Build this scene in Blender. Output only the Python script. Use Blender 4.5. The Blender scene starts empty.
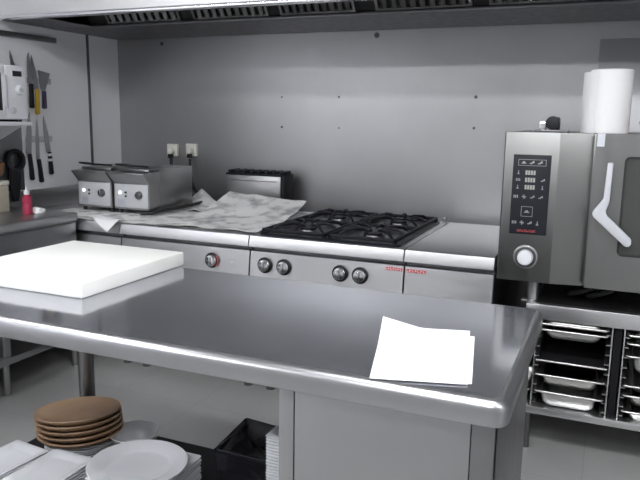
import bpy, bmesh, math, random
from mathutils import Vector, Matrix, noise
R = math.radians
rnd = random.Random(7)
SC = bpy.context.scene
COL = SC.collection

# ------------------------------------------------------------------ materials
def mat(name, col, rough=0.5, metal=0.0, spec=0.5, nvar=0.0, nscale=(8, 8, 8), bump=0.0, rvar=0.0,
        emit=None, es=0.0, trans=0.0, alpha=1.0, coat=0.0, aniso=0.0):
    m = bpy.data.materials.new(name); m.use_nodes = True
    nt = m.node_tree; b = nt.nodes['Principled BSDF']
    b.inputs['Base Color'].default_value = (*col, 1)
    b.inputs['Roughness'].default_value = rough
    b.inputs['Metallic'].default_value = metal
    b.inputs['Specular IOR Level'].default_value = spec
    b.inputs['Transmission Weight'].default_value = trans
    b.inputs['Coat Weight'].default_value = coat
    if aniso: b.inputs['Anisotropic'].default_value = aniso
    if emit:
        b.inputs['Emission Color'].default_value = (*emit, 1)
        b.inputs['Emission Strength'].default_value = es
    if nvar or bump or rvar:
        tc = nt.nodes.new('ShaderNodeTexCoord'); mp = nt.nodes.new('ShaderNodeMapping')
        mp.inputs['Scale'].default_value = nscale
        no = nt.nodes.new('ShaderNodeTexNoise'); no.inputs['Scale'].default_value = 1.0
        no.inputs['Detail'].default_value = 4.0
        nt.links.new(tc.outputs['Object'], mp.inputs['Vector'])
        nt.links.new(mp.outputs['Vector'], no.inputs['Vector'])
        if nvar:
            r = nt.nodes.new('ShaderNodeValToRGB')
            r.color_ramp.elements[0].position = 0.3; r.color_ramp.elements[1].position = 0.7
            r.color_ramp.elements[0].color = (*[max(0, c * (1 - nvar)) for c in col], 1)
            r.color_ramp.elements[1].color = (*[min(1, c * (1 + nvar)) for c in col], 1)
            nt.links.new(no.outputs['Fac'], r.inputs['Fac'])
            nt.links.new(r.outputs['Color'], b.inputs['Base Color'])
        if rvar:
            mr = nt.nodes.new('ShaderNodeMapRange')
            mr.inputs['From Min'].default_value = 0.3; mr.inputs['From Max'].default_value = 0.7
            mr.inputs['To Min'].default_value = max(0.02, rough - rvar); mr.inputs['To Max'].default_value = rough + rvar
            nt.links.new(no.outputs['Fac'], mr.inputs['Value'])
            nt.links.new(mr.outputs['Result'], b.inputs['Roughness'])
        if bump:
            bp = nt.nodes.new('ShaderNodeBump'); bp.inputs['Strength'].default_value = bump
            bp.inputs['Distance'].default_value = 0.002
            nt.links.new(no.outputs['Fac'], bp.inputs['Height'])
            nt.links.new(bp.outputs['Normal'], b.inputs['Normal'])
    return m

M = {}
M['steel'] = mat('brushed_steel', (.43, .43, .435), .38, 1, nscale=(40, 40, 3), rvar=.05)
M['steel_side'] = mat('brushed_steel_shaded', (.27, .27, .275), .40, 1, nscale=(40, 40, 3), rvar=.03)  # darker steel copy: shade of the cabinet side put into the colour
M['fryer'] = mat('fryer_steel', (.40, .40, .405), .40, 1, nscale=(3, 40, 40), rvar=.03)
M['pan'] = mat('pan_steel', (.74, .74, .72), .30, 1)
M['matte_black'] = mat('matte_black_or_shade', (.012, .012, .014), .7, spec=.15)  # also stands in for the shade inside the oven stand
M['steel_x'] = mat('brushed_steel_along', (.74, .74, .75), .34, 1, nscale=(3, 60, 60), rvar=.04)
M['top'] = mat('worktop_steel', (.44, .45, .49), .11, .86, nvar=.05, nscale=(7, 7, 7), rvar=.025)
M['edge'] = mat('worktop_edge_steel', (.41, .41, .425), .32, 1)
M['wall_steel'] = mat('wall_cladding_steel', (.45, .45, .46), .40, 1, nvar=.09, nscale=(1.6, 1.6, 1.1), rvar=.05)
M['wall_steel2'] = mat('wall_side_panel_steel', (.46, .46, .48), .45, 1, nvar=.05, nscale=(1, 1, 1))
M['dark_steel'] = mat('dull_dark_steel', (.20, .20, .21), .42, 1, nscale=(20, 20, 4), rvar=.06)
M['oven_steel'] = mat('oven_steel', (.28, .28, .277), .38, 1, nscale=(50, 50, 3), rvar=.05)
M['hood_steel'] = mat('hood_steel', (.82, .82, .82), .45, 1, nscale=(2, 60, 60), rvar=.05)
M['chrome'] = mat('chrome', (.80, .80, .82), .15, 1)
M['filter'] = mat('filter_steel', (.30, .30, .30), .40, 1)
M['black'] = mat('black_plastic', (.016, .016, .02), .45, spec=.35)
M['black_soft'] = mat('black_liner_plastic', (.014, .014, .019), .25, bump=1.0, nscale=(45, 45, 45), spec=.5)
M['iron'] = mat('black_cast_iron', (.010, .010, .014), .55, spec=.3)
M['enamel'] = mat('black_enamel', (.010, .010, .015), .35, spec=.3)
M['white_wall'] = mat('white_wall_paint', (.88, .88, .92), .35, nvar=.02, nscale=(1.5, 1.5, 1.5))
M['room_wall'] = mat('room_wall_paint', (.55, .55, .56), .6)
M['ceiling'] = mat('ceiling_paint', (.66, .66, .66), .7)
M['pe'] = mat('white_polyethylene', (.90, .90, .87), .40, nvar=.02, nscale=(5, 5, 5))
M['paper'] = mat('white_paper', (.90, .90, .92), .75)
M['tissue'] = mat('paper_towel', (.92, .92, .93), .85, bump=.25, nscale=(150, 150, 150))
M['porc'] = mat('white_porcelain', (.86, .87, .91), .22, coat=.2)
M['porc2'] = mat('white_porcelain_greyer', (.72, .73, .76), .25, coat=.2)  # greyer than the other porcelain
M['clay'] = mat('brown_earthenware', (.38, .25, .155), .38, nvar=.10, nscale=(9, 9, 9))
M['wplastic'] = mat('white_plastic', (.80, .81, .85), .35)
M['gplastic'] = mat('grey_plastic', (.56, .57, .60), .45)
M['handle'] = mat('pale_handle_plastic', (.64, .65, .69), .4)
M['cream'] = mat('cream_plastic', (.78, .77, .70), .5)
M['beige'] = mat('beige_box_card', (.52, .47, .38), .7)
M['wood'] = mat('brown_wood', (.26, .13, .06), .5, nvar=.3, nscale=(4, 30, 30))
M['yellow'] = mat('yellow_plastic', (.62, .42, .05), .4)
M['purple'] = mat('dark_violet_plastic', (.05, .04, .09), .4)
M['red'] = mat('red_plastic', (.38, .03, .075), .4)
M['redprint'] = mat('red_print', (.55, .10, .11), .5)
M['blade'] = mat('knife_blade_steel', (.42, .42, .44), .30, 1)
M['display'] = mat('display_glass', (.022, .024, .03), .35, spec=.25)
M['icon'] = mat('grey_icon_print', (.32, .33, .36), .5)
M['lcd'] = mat('lit_display_digits', (.36, .37, .35), .4, emit=(.85, .9, .8), es=.04)
M['led'] = mat('white_indicator', (.9, .9, .95), .3, emit=(.9, .95, 1), es=.7)
M['cavity'] = mat('oven_cavity', (.22, .225, .22), .4, .6)
M['lamp2'] = mat('lamp_diffuser_bright', (.9, .9, .9), .5, emit=(.975, .988, 1.0), es=36.0)
M['lamp'] = mat('lamp_diffuser', (.9, .9, .9), .5, emit=(.975, .988, 1.0), es=22.0)
M['seam'] = mat('dark_joint', (.10, .10, .11), .6)
M['rubber'] = mat('dark_rubber', (.03, .03, .03), .7)
M['label'] = mat('grey_label_print', (.40, .40, .50), .5)
M['tape'] = mat('white_tape', (.72, .74, .80), .5)

def glass_mat():
    m = bpy.data.materials.new('tinted_oven_glass'); m.use_nodes = True
    nt = m.node_tree; b = nt.nodes['Principled BSDF']; out = nt.nodes['Material Output']
    b.inputs['Base Color'].default_value = (.14, .145, .14, 1); b.inputs['Roughness'].default_value = .06
    tr = nt.nodes.new('ShaderNodeBsdfTransparent'); tr.inputs['Color'].default_value = (.5, .52, .5, 1)
    mx = nt.nodes.new('ShaderNodeMixShader'); mx.inputs['Fac'].default_value = .45
    nt.links.new(b.outputs['BSDF'], mx.inputs[1]); nt.links.new(tr.outputs['BSDF'], mx.inputs[2])
    nt.links.new(mx.outputs['Shader'], out.inputs['Surface'])
    return m
M['glass'] = glass_mat()

def floor_mat():
    m = bpy.data.materials.new('grey_floor_tiles'); m.use_nodes = True
    nt = m.node_tree; b = nt.nodes['Principled BSDF']
    tc = nt.nodes.new('ShaderNodeTexCoord')
    br = nt.nodes.new('ShaderNodeTexBrick'); br.offset = 0
    br.inputs['Scale'].default_value = 1; br.inputs['Brick Width'].default_value = .45; br.inputs['Row Height'].default_value = .45
    br.inputs['Mortar Size'].default_value = .003
    br.inputs['Color1'].default_value = (.37, .37, .365, 1); br.inputs['Color2'].default_value = (.38, .38, .375, 1)
    br.inputs['Mortar'].default_value = (.33, .33, .33, 1)
    no = nt.nodes.new('ShaderNodeTexNoise'); no.inputs['Scale'].default_value = 3
    mx = nt.nodes.new('ShaderNodeMix'); mx.data_type = 'RGBA'; mx.blend_type = 'MULTIPLY'; mx.inputs['Factor'].default_value = .25
    nt.links.new(tc.outputs['Object'], br.inputs['Vector']); nt.links.new(tc.outputs['Object'], no.inputs['Vector'])
    nt.links.new(br.outputs['Color'], mx.inputs['A']); nt.links.new(no.outputs['Fac'], mx.inputs['B'])
    nt.links.new(mx.outputs['Result'], b.inputs['Base Color'])
    b.inputs['Roughness'].default_value = .38
    return m
M['floor'] = floor_mat()

def news_mat():
    m = bpy.data.materials.new('crumpled_newsprint'); m.use_nodes = True
    nt = m.node_tree; b = nt.nodes['Principled BSDF']
    tc = nt.nodes.new('ShaderNodeTexCoord')
    no = nt.nodes.new('ShaderNodeTexNoise'); no.inputs['Scale'].default_value = 11; no.inputs['Detail'].default_value = 6
    r = nt.nodes.new('ShaderNodeValToRGB')
    e = r.color_ramp.elements
    e[0].position = .36; e[0].color = (.40, .40, .41, 1); e[1].position = .54; e[1].color = (.82, .82, .81, 1)
    nt.links.new(tc.outputs['Object'], no.inputs['Vector']); nt.links.new(no.outputs['Fac'], r.inputs['Fac'])
    nt.links.new(r.outputs['Color'], b.inputs['Base Color']); b.inputs['Roughness'].default_value = .7
    return m
M['news'] = news_mat()

# ------------------------------------------------------------------ mesh helpers
class MB:
    def __init__(self): self.bm = bmesh.new()
    def box(self, x0, x1, y0, y1, z0, z1, bev=0.0, seg=2, edges=None):
        b = bmesh.new()
        vs = [b.verts.new((x, y, z)) for x in (x0, x1) for y in (y0, y1) for z in (z0, z1)]
        for f in ((0, 1, 3, 2), (4, 6, 7, 5), (0, 4, 5, 1), (2, 3, 7, 6), (0, 2, 6, 4), (1, 5, 7, 3)):
            b.faces.new([vs[i] for i in f])
        bmesh.ops.recalc_face_normals(b, faces=b.faces)
        if bev > 0:
            es = [e for e in b.edges if edges is None or edges((e.verts[0].co + e.verts[1].co) / 2, e.verts[1].co - e.verts[0].co)]
            bmesh.ops.bevel(b, geom=es, offset=bev, segments=seg, profile=.5, affect='EDGES')
        self._merge(b); return self
    def _merge(self, b, mtx=None):
        if mtx is not None: bmesh.ops.transform(b, matrix=mtx, verts=b.verts)
        me = bpy.data.meshes.new('tmp'); b.to_mesh(me); b.free(); self.bm.from_mesh(me); bpy.data.meshes.remove(me)
    def cyl(self, p0, p1, r0, r1=None, n=20, cap=True, bev=0):
        r1 = r0 if r1 is None else r1
        p0, p1 = Vector(p0), Vector(p1); d = p1 - p0
        b = bmesh.new()
        bmesh.ops.create_cone(b, cap_ends=cap, segments=n, radius1=r0, radius2=r1, depth=d.length)
        if bev:
            es = [e for e in b.edges if len(e.link_faces) == 2 and any(len(f.verts) > 4 for f in e.link_faces)]
            bmesh.ops.bevel(b, geom=es, offset=bev, segments=2, profile=.5, affect='EDGES')
        self._merge(b, Matrix.Translation((p0 + p1) / 2) @ d.to_track_quat('Z', 'Y').to_matrix().to_4x4()); return self
    def tube(self, pts, r, n=10):
        pts = [Vector(p) for p in pts]; bm = self.bm; rings = []
        up = Vector((0, 0, 1))
        for i, p in enumerate(pts):
            t = (pts[min(i + 1, len(pts) - 1)] - pts[max(i - 1, 0)]).normalized()
            a = t.cross(up)
            if a.length < 1e-3: a = t.cross(Vector((1, 0, 0)))
            a.normalize(); c = a.cross(t).normalized(); up = c
            rr = r[i] if isinstance(r, (list, tuple)) else r
            rings.append([bm.verts.new(p + (a * math.cos(q) + c * math.sin(q)) * rr) for q in [2 * math.pi * k / n for k in range(n)]])
        for A, B in zip(rings, rings[1:]):
            for k in range(n): bm.faces.new((A[k], A[(k + 1) % n], B[(k + 1) % n], B[k]))
        bm.faces.new(rings[0][::-1]); bm.faces.new(rings[-1]); return self
    def lathe(self, prof, n=40, c=(0, 0), sx=1, sy=1):
        bm = self.bm; rings = []
        for r, z in prof:
            if r < 1e-6: rings.append([bm.verts.new((c[0], c[1], z))])
            else: rings.append([bm.verts.new((c[0] + r * sx * math.cos(2 * math.pi * k / n), c[1] + r * sy * math.sin(2 * math.pi * k / n), z)) for k in range(n)])
        self._loft(rings); return self
    def _loft(self, rings):
        bm = self.bm
        for A, B in zip(rings, rings[1:]):
            if len(A) == 1 and len(B) == 1: continue
            n = max(len(A), len(B))
            for k in range(n):
                k2 = (k + 1) % n
                if len(A) == 1: bm.faces.new((A[0], B[k2], B[k]))
                elif len(B) == 1: bm.faces.new((A[k], A[k2], B[0]))
                else: bm.faces.new((A[k], A[k2], B[k2], B[k]))
    def rloops(self, loops, close_first=False, close_last=True):
        """loops: (x0,x1,y0,y1,z,r) rounded rectangles lofted together"""
        rings = [[self.bm.verts.new((x, y, L[4])) for x, y in rrect(L[0], L[1], L[2], L[3], L[5])] for L in loops]
        self._loft(rings)
        if close_first: self.bm.faces.new(rings[0][::-1])
        if close_last: self.bm.faces.new(rings[-1])
        return self
    def prism(self, poly, axis, a0, a1, bev=0, seg=2):
        """poly in the two other axes (in x,y,z order), extruded along axis from a0 to a1"""
        b = bmesh.new()
        def P(u, v, w): return {'x': (w, u, v), 'y': (u, w, v), 'z': (u, v, w)}[axis]
        A = [b.verts.new(P(u, v, a0)) for u, v in poly]; B = [b.verts.new(P(u, v, a1)) for u, v in poly]
        n = len(poly)
        b.faces.new(A); b.faces.new(B[::-1])
        for k in range(n): b.faces.new((A[k], B[k], B[(k + 1) % n], A[(k + 1) % n]))
        bmesh.ops.recalc_face_normals(b, faces=b.faces)
        if bev: bmesh.ops.bevel(b, geom=list(b.edges), offset=bev, segments=seg, profile=.5, affect='EDGES')
        self._merge(b); return self
    def grid(self, nx, ny, fn, thick=.0015):
        bm = self.bm
        T = [[bm.verts.new(fn(i / nx, j / ny)) for j in range(ny + 1)] for i in range(nx + 1)]
        B = [[bm.verts.new(Vector(fn(i / nx, j / ny)) - Vector((0, 0, thick))) for j in range(ny + 1)] for i in range(nx + 1)]
        for i in range(nx):
            for j in range(ny):
                bm.faces.new((T[i][j], T[i + 1][j], T[i + 1][j + 1], T[i][j + 1]))
                bm.faces.new((B[i][j], B[i][j + 1], B[i + 1][j + 1], B[i + 1][j]))
        for i in range(nx):
            bm.faces.new((T[i][0], B[i][0], B[i + 1][0], T[i + 1][0])); bm.faces.new((T[i][ny], T[i + 1][ny], B[i + 1][ny], B[i][ny]))
        for j in range(ny):
            bm.faces.new((T[0][j], T[0][j + 1], B[0][j + 1], B[0][j])); bm.faces.new((T[nx][j], B[nx][j], B[nx][j + 1], T[nx][j + 1]))
        return self
    def build(self, name, material, parent=None, smooth=35):
        bm = self.bm
        bmesh.ops.recalc_face_normals(bm, faces=bm.faces)
        me = bpy.data.meshes.new(name)
        off = Vector((0, 0, 0)); p = parent
        while p is not None: off += p.location; p = p.parent
        if not getattr(self, 'local', False) and parent is not None:
            bmesh.ops.translate(bm, verts=bm.verts, vec=-off)
        for f in bm.faces: f.smooth = True
        bm.to_mesh(me); bm.free()
        me.set_sharp_from_angle(angle=R(smooth))
        me.materials.append(M[material] if isinstance(material, str) else material)
        o = bpy.data.objects.new(name, me); COL.objects.link(o)
        if parent is not None: o.parent = parent
        return o
def LB():
    m = MB(); m.local = True; return m
def rrect(x0, x1, y0, y1, r, n=5):
    pts = []
    for cx, cy, a in ((x1 - r, y1 - r, 0), (x0 + r, y1 - r, 90), (x0 + r, y0 + r, 180), (x1 - r, y0 + r, 270)):
        for k in range(n + 1):
            t = R(a + 90 * k / n); pts.append((cx + r * math.cos(t), cy + r * math.sin(t)))
    return pts

def tag(o, label, cat, group=None):
    o['label'] = label; o['category'] = cat
    if group: o['group'] = group
    return o
def thing(name, label, cat, loc, group=None, rot=None):
    o = bpy.data.objects.new(name, None); COL.objects.link(o); o.location = loc; o.empty_display_size = .05
    if rot: o.rotation_euler = rot
    return tag(o, label, cat, group)
def single(mb, name, material, base, label, cat, group=None, smooth=35):
    """a thing that is one mesh; mb in world coordinates, origin at base"""
    bmesh.ops.translate(mb.bm, verts=mb.bm.verts, vec=-Vector(base))
    o = mb.build(name, material, None, smooth); o.location = base
    return tag(o, label, cat, group)
def struct(mb, name, material, parent=None):
    o = mb.build(name, material, parent)
    if parent is None: o['kind'] = 'structure'
    return o
def dup(root, loc, label, group=None, rot=None):
    r = root.copy(); COL.objects.link(r); r.location = loc; r['label'] = label
    if group: r['group'] = group
    if rot is not None: r.rotation_euler = rot
    for ch in list(root.children):
        c = ch.copy(); COL.objects.link(c); c.parent = r
        for g in list(ch.children):
            d = g.copy(); COL.objects.link(d); d.parent = c
    return r
ORD = ['topmost', 'second from the top', 'third from the top', 'fourth from the top', 'fifth from the top', 'sixth from the top',
       'seventh from the top', 'eighth from the top', 'ninth from the top', 'tenth from the top', 'eleventh from the top',
       'twelfth from the top', 'thirteenth from the top', 'fourteenth from the top', 'fifteenth from the top', 'sixteenth from the top',
       'seventeenth from the top', 'eighteenth from the top', 'nineteenth from the top', 'twentieth from the top']

# ------------------------------------------------------------------ layout numbers (metres)
XL, YB, CZ = -3.258, 3.995, 2.70
XR, YF = 2.4, -2.6
YC, ZC = 2.927, .8356          # range front and top
# ------------------------------------------------------------------ setting
struct(MB().box(XL - .1, XR + .1, YF - .1, YB + .1, -.1, 0), 'floor', 'floor')
struct(MB().box(XL - .1, XR + .1, YF - .1, YB + .1, CZ, CZ + .1), 'ceiling', 'ceiling')
wb = struct(MB().box(XL - .1, XR + .1, YB, YB + .1, 0, CZ), 'wall_back', 'wall_steel')
wl = struct(MB().box(XL - .1, XL, YF - .1, YB + .1, 0, CZ), 'wall_left', 'white_wall')
struct(MB().box(XR, XR + .1, YF - .1, YB + .1, 0, CZ), 'wall_right', 'room_wall')
struct(MB().box(XL - .1, XR + .1, YF - .1, YF, 0, CZ), 'wall_front', 'room_wall')
struct(MB().box(XL, XL + .012, 3.679, 3.691, .955, CZ), 'trim_1', 'seam')
struct(MB().box(XL, XL + .012, 1.2, YB, .80, .955, .003), 'trim_2', 'steel')
struct(MB().box(-.102, XR, YB - .012, YB, .0, 1.845, .002), 'trim_3', 'wall_steel2')
for sx, sz, sr in ((-1.968, 1.543, .006), (-1.576, 1.544, .007), (-1.967, 1.354, .008), (-1.572, 1.355, .005), (-.736, 1.546, .010),
                   (-.738, 1.371, .008), (-1.341, 1.905, .016), (-2.881, 1.897, .012)):
    MB().cyl((sx, YB, sz), (sx, YB - .004, sz), sr, n=14).build('screw', 'seam', wb)

# ------------------------------------------------------------------ exhaust hood
HZ, HY0 = 1.932, 2.955
HX0, HX1 = XL + .004, .62
hood = thing('exhaust_hood', 'long stainless steel exhaust hood over the cooking range along the back wall', 'extractor hood', (-1.3, 3.5, HZ))
# canopy: front skin with rolled lower rim
MB().prism([(HY0, HZ + .012), (HY0 + .012, HZ), (HY0 + .03, HZ), (HY0 + .03, CZ - .01), (HY0, CZ - .01)], 'x', HX0, HX1, .003).build('front_panel', 'hood_steel', hood)
m = MB(); m.cyl((HX0, HY0 + .006, HZ + .010), (HX1, HY0 + .006, HZ + .010), .014, n=16)
m.build('front_rim', 'chrome', hood)
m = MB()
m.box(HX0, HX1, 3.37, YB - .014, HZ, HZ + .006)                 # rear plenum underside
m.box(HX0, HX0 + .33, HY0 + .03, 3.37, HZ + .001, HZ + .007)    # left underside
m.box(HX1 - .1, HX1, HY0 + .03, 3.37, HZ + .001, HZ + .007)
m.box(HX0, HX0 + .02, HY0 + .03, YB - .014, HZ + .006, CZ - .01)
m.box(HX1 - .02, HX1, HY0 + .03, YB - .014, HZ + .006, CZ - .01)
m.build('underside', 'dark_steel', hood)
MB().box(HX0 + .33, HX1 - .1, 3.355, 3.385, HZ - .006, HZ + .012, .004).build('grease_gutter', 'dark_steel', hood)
MB().prism([(3.385, HZ + .012), (3.09, HZ + .42), (3.09, HZ + .44), (3.40, HZ + .03)], 'x', HX0 + .3, HX1 - .08).build('filter_back', 'rubber', hood)
fx = [(-2.80, -2.29), (-2.205, -1.735), (-1.665, -1.243), (-1.137, -.66), (-.58, -.12), (-.04, .44)]
d = Vector((0, -.295, .40)).normalized(); nrm = Vector((0, -d.z, d.y)) * 1.0
for a, b in fx:
    m = LB(); w = b - a
    L = .46
    m.box(0, w, -.006, .02, 0, .016); m.box(0, w, -.006, .02, L - .016, L)
    m.box(0, .014, -.006, .02, .016, L - .016); m.box(w - .014, w, -.006, .02, .016, L - .016)
    n = 9
    for k in range(n):
        x = .02 + (w - .04) * (k + .5) / n
        hw = (w - .04) / n * .30
        m.prism([(x - hw, -.004), (x, -.018), (x + hw, -.004), (x + hw, .003), (x - hw, .003)], 'z', .016, L - .016)
    ang = math.atan2(.295, .40)
    bmesh.ops.transform(m.bm, matrix=Matrix.Translation(Vector((a, 3.368, HZ + .012)) - hood.location) @ Matrix.Rotation(ang, 4, 'X'), verts=m.bm.verts)
    m.build('grease_filter', 'filter', hood)

# ------------------------------------------------------------------ island table
TX0, TX1, TY0, TY1, TZ = -1.985, -.146, 1.322, 2.10, .860
tb = thing('prep_table', 'large stainless steel prep table with cabinet base in the foreground', 'table', (-1.06, 1.7, 0))
m = MB()
b = bmesh.new()
def top_bevel(c, dd): return abs(dd.z) > .01
# worktop with rounded corners and rolled edge
z0 = TZ - .056
RO = .022
def lp_(ins, z, r): return (TX0 + ins, TX1 - ins, TY0 + ins, TY1 - ins, z, r)
m.rloops([lp_(RO + .004, z0, .02), lp_(RO, TZ - .0004, .02), lp_(RO + .0006, TZ, .02)], close_first=True, close_last=True)
wt = m.build('worktop', 'top', tb, 25)
m = MB()
loops = [lp_(RO, z0 + .001, .02), lp_(.004, z0, .032), lp_(.0005, z0 + .004, .036)]
for k in range(0, 9):
    t = math.pi / 2 * k / 8
    loops.append(lp_(RO * (1 - math.cos(t)), TZ - .026 + .026 * math.sin(t), .036 - .016 * (1 - math.cos(t))))
m.rloops(loops, close_first=False, close_last=False)
m.build('rolled_edge', 'edge', wt, 40)
CX0, CX1, CY0, CY1 = -.684, -.176, 1.378, 2.06
m = MB(); m.box(TX0 + .05, CX0 + .003, TY0 + .30, TY1 - .05, z0 - .030, z0)
m.build('top_frame', 'steel', tb)
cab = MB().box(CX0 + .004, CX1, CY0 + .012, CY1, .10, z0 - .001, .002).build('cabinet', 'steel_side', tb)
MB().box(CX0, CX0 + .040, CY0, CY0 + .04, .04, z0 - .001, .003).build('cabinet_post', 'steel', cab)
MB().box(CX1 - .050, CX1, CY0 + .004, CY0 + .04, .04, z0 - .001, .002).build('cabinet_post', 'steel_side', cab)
MB().box(CX0 + .042, CX1 - .051, CY0 + .001, CY0 + .0125, .11, z0 - .001, .002).build('front_panel', 'steel', cab)
for lx, ly in ((-1.875, 2.035), (-1.875, 1.40)):
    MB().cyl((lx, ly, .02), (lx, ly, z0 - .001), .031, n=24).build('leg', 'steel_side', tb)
    MB().cyl((lx, ly, 0), (lx, ly, .02), .022).build('foot', 'rubber', tb)
for lx, ly in ((CX0 + .04, CY0 + .05), (CX0 + .04, CY1 - .05), (CX1 - .04, CY0 + .05), (CX1 - .04, CY1 - .05)):
    MB().cyl((lx, ly, 0), (lx, ly, .10), .02).build('foot', 'chrome', tb)
SZ = .20
MB().box(-1.93, CX0 + .003, CY0 + .005, 2.016, SZ - .03, SZ, .003).build('undershelf', 'matte_black', tb)

# cutting board
single(MB().box(-1.985, -1.452, 1.572, 2.118, TZ, TZ + .052, .006, 3), 'cutting_board', 'pe', (-1.72, 1.84, TZ),
       'thick white plastic cutting board lying on the left of the steel table', 'cutting board')
# paper sheets
def sheet(c, sc, z, bend):
    m = MB()
    (a, b_, c_, d_) = c
    def fn(u, v):
        x = (a[0] * (1 - u) + b_[0] * u) * (1 - v) + (d_[0] * (1 - u) + c_[0] * u) * v
        y = (a[1] * (1 - u) + b_[1] * u) * (1 - v) + (d_[1] * (1 - u) + c_[1] * u) * v
        zz = z + bend(u, v)
        return (x, y, zz)
    return m.grid(14, 14, fn, .0012)
A4 = [(-.436, 1.342), (-.234, 1.402), (-.288, 1.728), (-.520, 1.715)]
single(sheet(A4, 1, TZ + .0015, lambda u, v: .0), 'paper_sheet', 'paper', (-.37, 1.55, TZ),
       'white paper sheet underneath another at the right front of the table', 'paper', 'loose sheets on the table')
A4b = [(-.4420, 1.332), (-.240, 1.388), (-.3067, 1.762), (-.533, 1.708)]
single(sheet(A4b, 1, TZ + .004, lambda u, v: .026 * max(0, v - .6) / .4 * max(0, .45 - u) / .45 + .004 * max(0, u - .6) * max(0, v - .5)), 'paper_sheet', 'paper', (-.38, 1.55, TZ + .003),
       'white paper sheet lying on top of the other sheet, far corner curling up', 'paper', 'loose sheets on the table')

# ------------------------------------------------------------------ things on the undershelf
def square_plate(w, dpt, h=.016, r=.012):
    m = LB()
    a, b = w / 2, dpt / 2
    m.rloops([(-a * .62, a * .62, -b * .62, b * .62, 0, r), (-a * .7, a * .7, -b * .7, b * .7, .001, r), (-a, a, -b, b, h - .004, r * .6), (-a - .001, a + .001, -b - .001, b + .001, h - .001, r * .6), (-a + .002, a - .002, -b + .002, b - .002, h, r * .6),
              (-a * .84, a * .84, -b * .84, b * .84, h - .002, r), (-a * .72, a * .72, -b * .72, b * .72, h - .009, r), (-a * .66, a * .66, -b * .66, b * .66, h - .0105, r)], True, True)
    return m
def round_plate(r, h):
    m = LB()
    m.lathe([(0, .003), (r * .55, .003), (r * .56, 0), (r * .60, 0), (r * .66, .004), (r * .985, h - .004), (r, h - .001), (r * .985, h), (r * .74, h - .008), (r * .66, h - .015), (r * .60, h - .018), (0, h - .018)], 48)
    return m
def stack(proto_mb, name, material, cat, loc, n, dz, label_fn, group, rot=(0, 0, 0), jitter=.003, tilt=(0, 0)):
    """bottom to top; label_fn(index from top)"""
    first = None; out = []
    for k in range(n):
        l = (loc[0] + rnd.uniform(-jitter, jitter), loc[1] + rnd.uniform(-jitter, jitter), loc[2] + k * dz)
        lab = label_fn(n - 1 - k)
        if first is None:
            first = proto_mb.build(name, material); o = first; tag(o, lab, cat, group)
        else:
            o = first.copy(); COL.objects.link(o); o['label'] = lab
        o.location = l; o.rotation_euler = (rot[0] + tilt[0], rot[1] + tilt[1], rot[2] + rnd.uniform(-10, 10) * jitter)
        out.append(o)
    return out
# brown earthenware dishes on white plates
BX, BY = -1.728, 1.832
stack(round_plate(.132, .020), 'dinner_plate', 'porc2', 'plate', (BX + .008, BY, SZ), 5, .0082,
      lambda i: f'small white round plate under the brown dishes, {ORD[i]} of the white ones', 'white plates under the brown dishes', jitter=.003)
def clay_dish():
    m = LB(); r = .154; h = .028
    m.lathe([(0, .004), (r * .70, .004), (r * .72, 0), (r * .76, 0), (r * .93, .012), (r * .985, h - .008), (r, h - .003), (r * .99, h), (r * .95, h), (r * .90, h - .004), (r * .80, h - .012), (r * .60, h - .016), (0, h - .018)], 48)
    return m
zb = .243
br = stack(clay_dish(), 'earthenware_dish', 'clay', 'dish', (BX, BY, zb + .006), 5, .0215,
      lambda i: f'brown round earthenware dish, {ORD[i]} of the brown stack under the table', 'brown dishes under the table', jitter=.003)
for k, o in enumerate(br):
    f = (.3, .5, .7, .85, 1.0)[k]
    o.rotation_euler = (Matrix.Rotation(R(6.8) * f, 3, Vector((-.087, -.081, 0)).normalized()) @ Matrix.Rotation(.3 * k, 3, 'Z')).to_euler()
    o.location = (BX - .0026 * k, BY + .0008 * k, zb + .018 * k)
# bowl
m = LB(); m.lathe([(0, .004), (.036, .004), (.038, 0), (.042, 0), (.058, .018), (.078, .046), (.086, .062), (.0845, .064), (.082, .062), (.072, .044), (.05, .016), (.03, .010), (0, .009)], 48)
o = m.build('bowl', 'porc2'); o.scale = (1.06, 1.06, 1.1); o.location = (-1.530, 1.895, SZ); tag(o, 'white china bowl standing behind the large round plate', 'bowl')
# left pair of rectangular plates
stack(square_plate(.158, .215), 'square_plate', 'porc', 'plate', (-1.745, 1.502, SZ), 10, .0098,
      lambda i: f'white rectangular plate, {ORD[i]} of the stack at the left frame edge', 'leftmost stack of rectangular plates', rot=(0, 0, R(-6)), jitter=.002)
stack(square_plate(.172, .225, .020, .028), 'square_plate', 'porc', 'plate', (-1.555, 1.508, SZ), 9, .011,
      lambda i: f'white rounded square plate, {ORD[i]} of the stack left of the round plate', 'rounded square plates beside the round plate', rot=(0, 0, R(0)), jitter=.002)
# square plates carrying the round one
stack(square_plate(.250, .265, .022, .02), 'square_plate', 'porc', 'plate', (-1.262, 1.606, SZ), 10, .0125,
      lambda i: f'white square plate beneath the large round plate, {ORD[i]} of them', 'square plates beneath the round plate', jitter=.002)
o = round_plate(.153, .024).build('dinner_plate', 'porc'); o.location = (-1.270, 1.580, SZ + 9 * .0125 + .0225); tag(o, 'large round white dinner plate lying on a stack of square plates', 'plate')
o.rotation_euler = (0, 0, 0)
# stack by the cabinet
stack(square_plate(.150, .19, .0125, .010), 'square_plate', 'porc', 'plate', (-.763, 1.700, SZ), 34, .0095,
      lambda i: (f'white square plate, {ORD[i]} of the tall stack against the cabinet' if i < 20 else
                 'white square plate in the lower part of the tall stack against the cabinet'), 'tall stack of plates by the cabinet', jitter=.0005)
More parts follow.
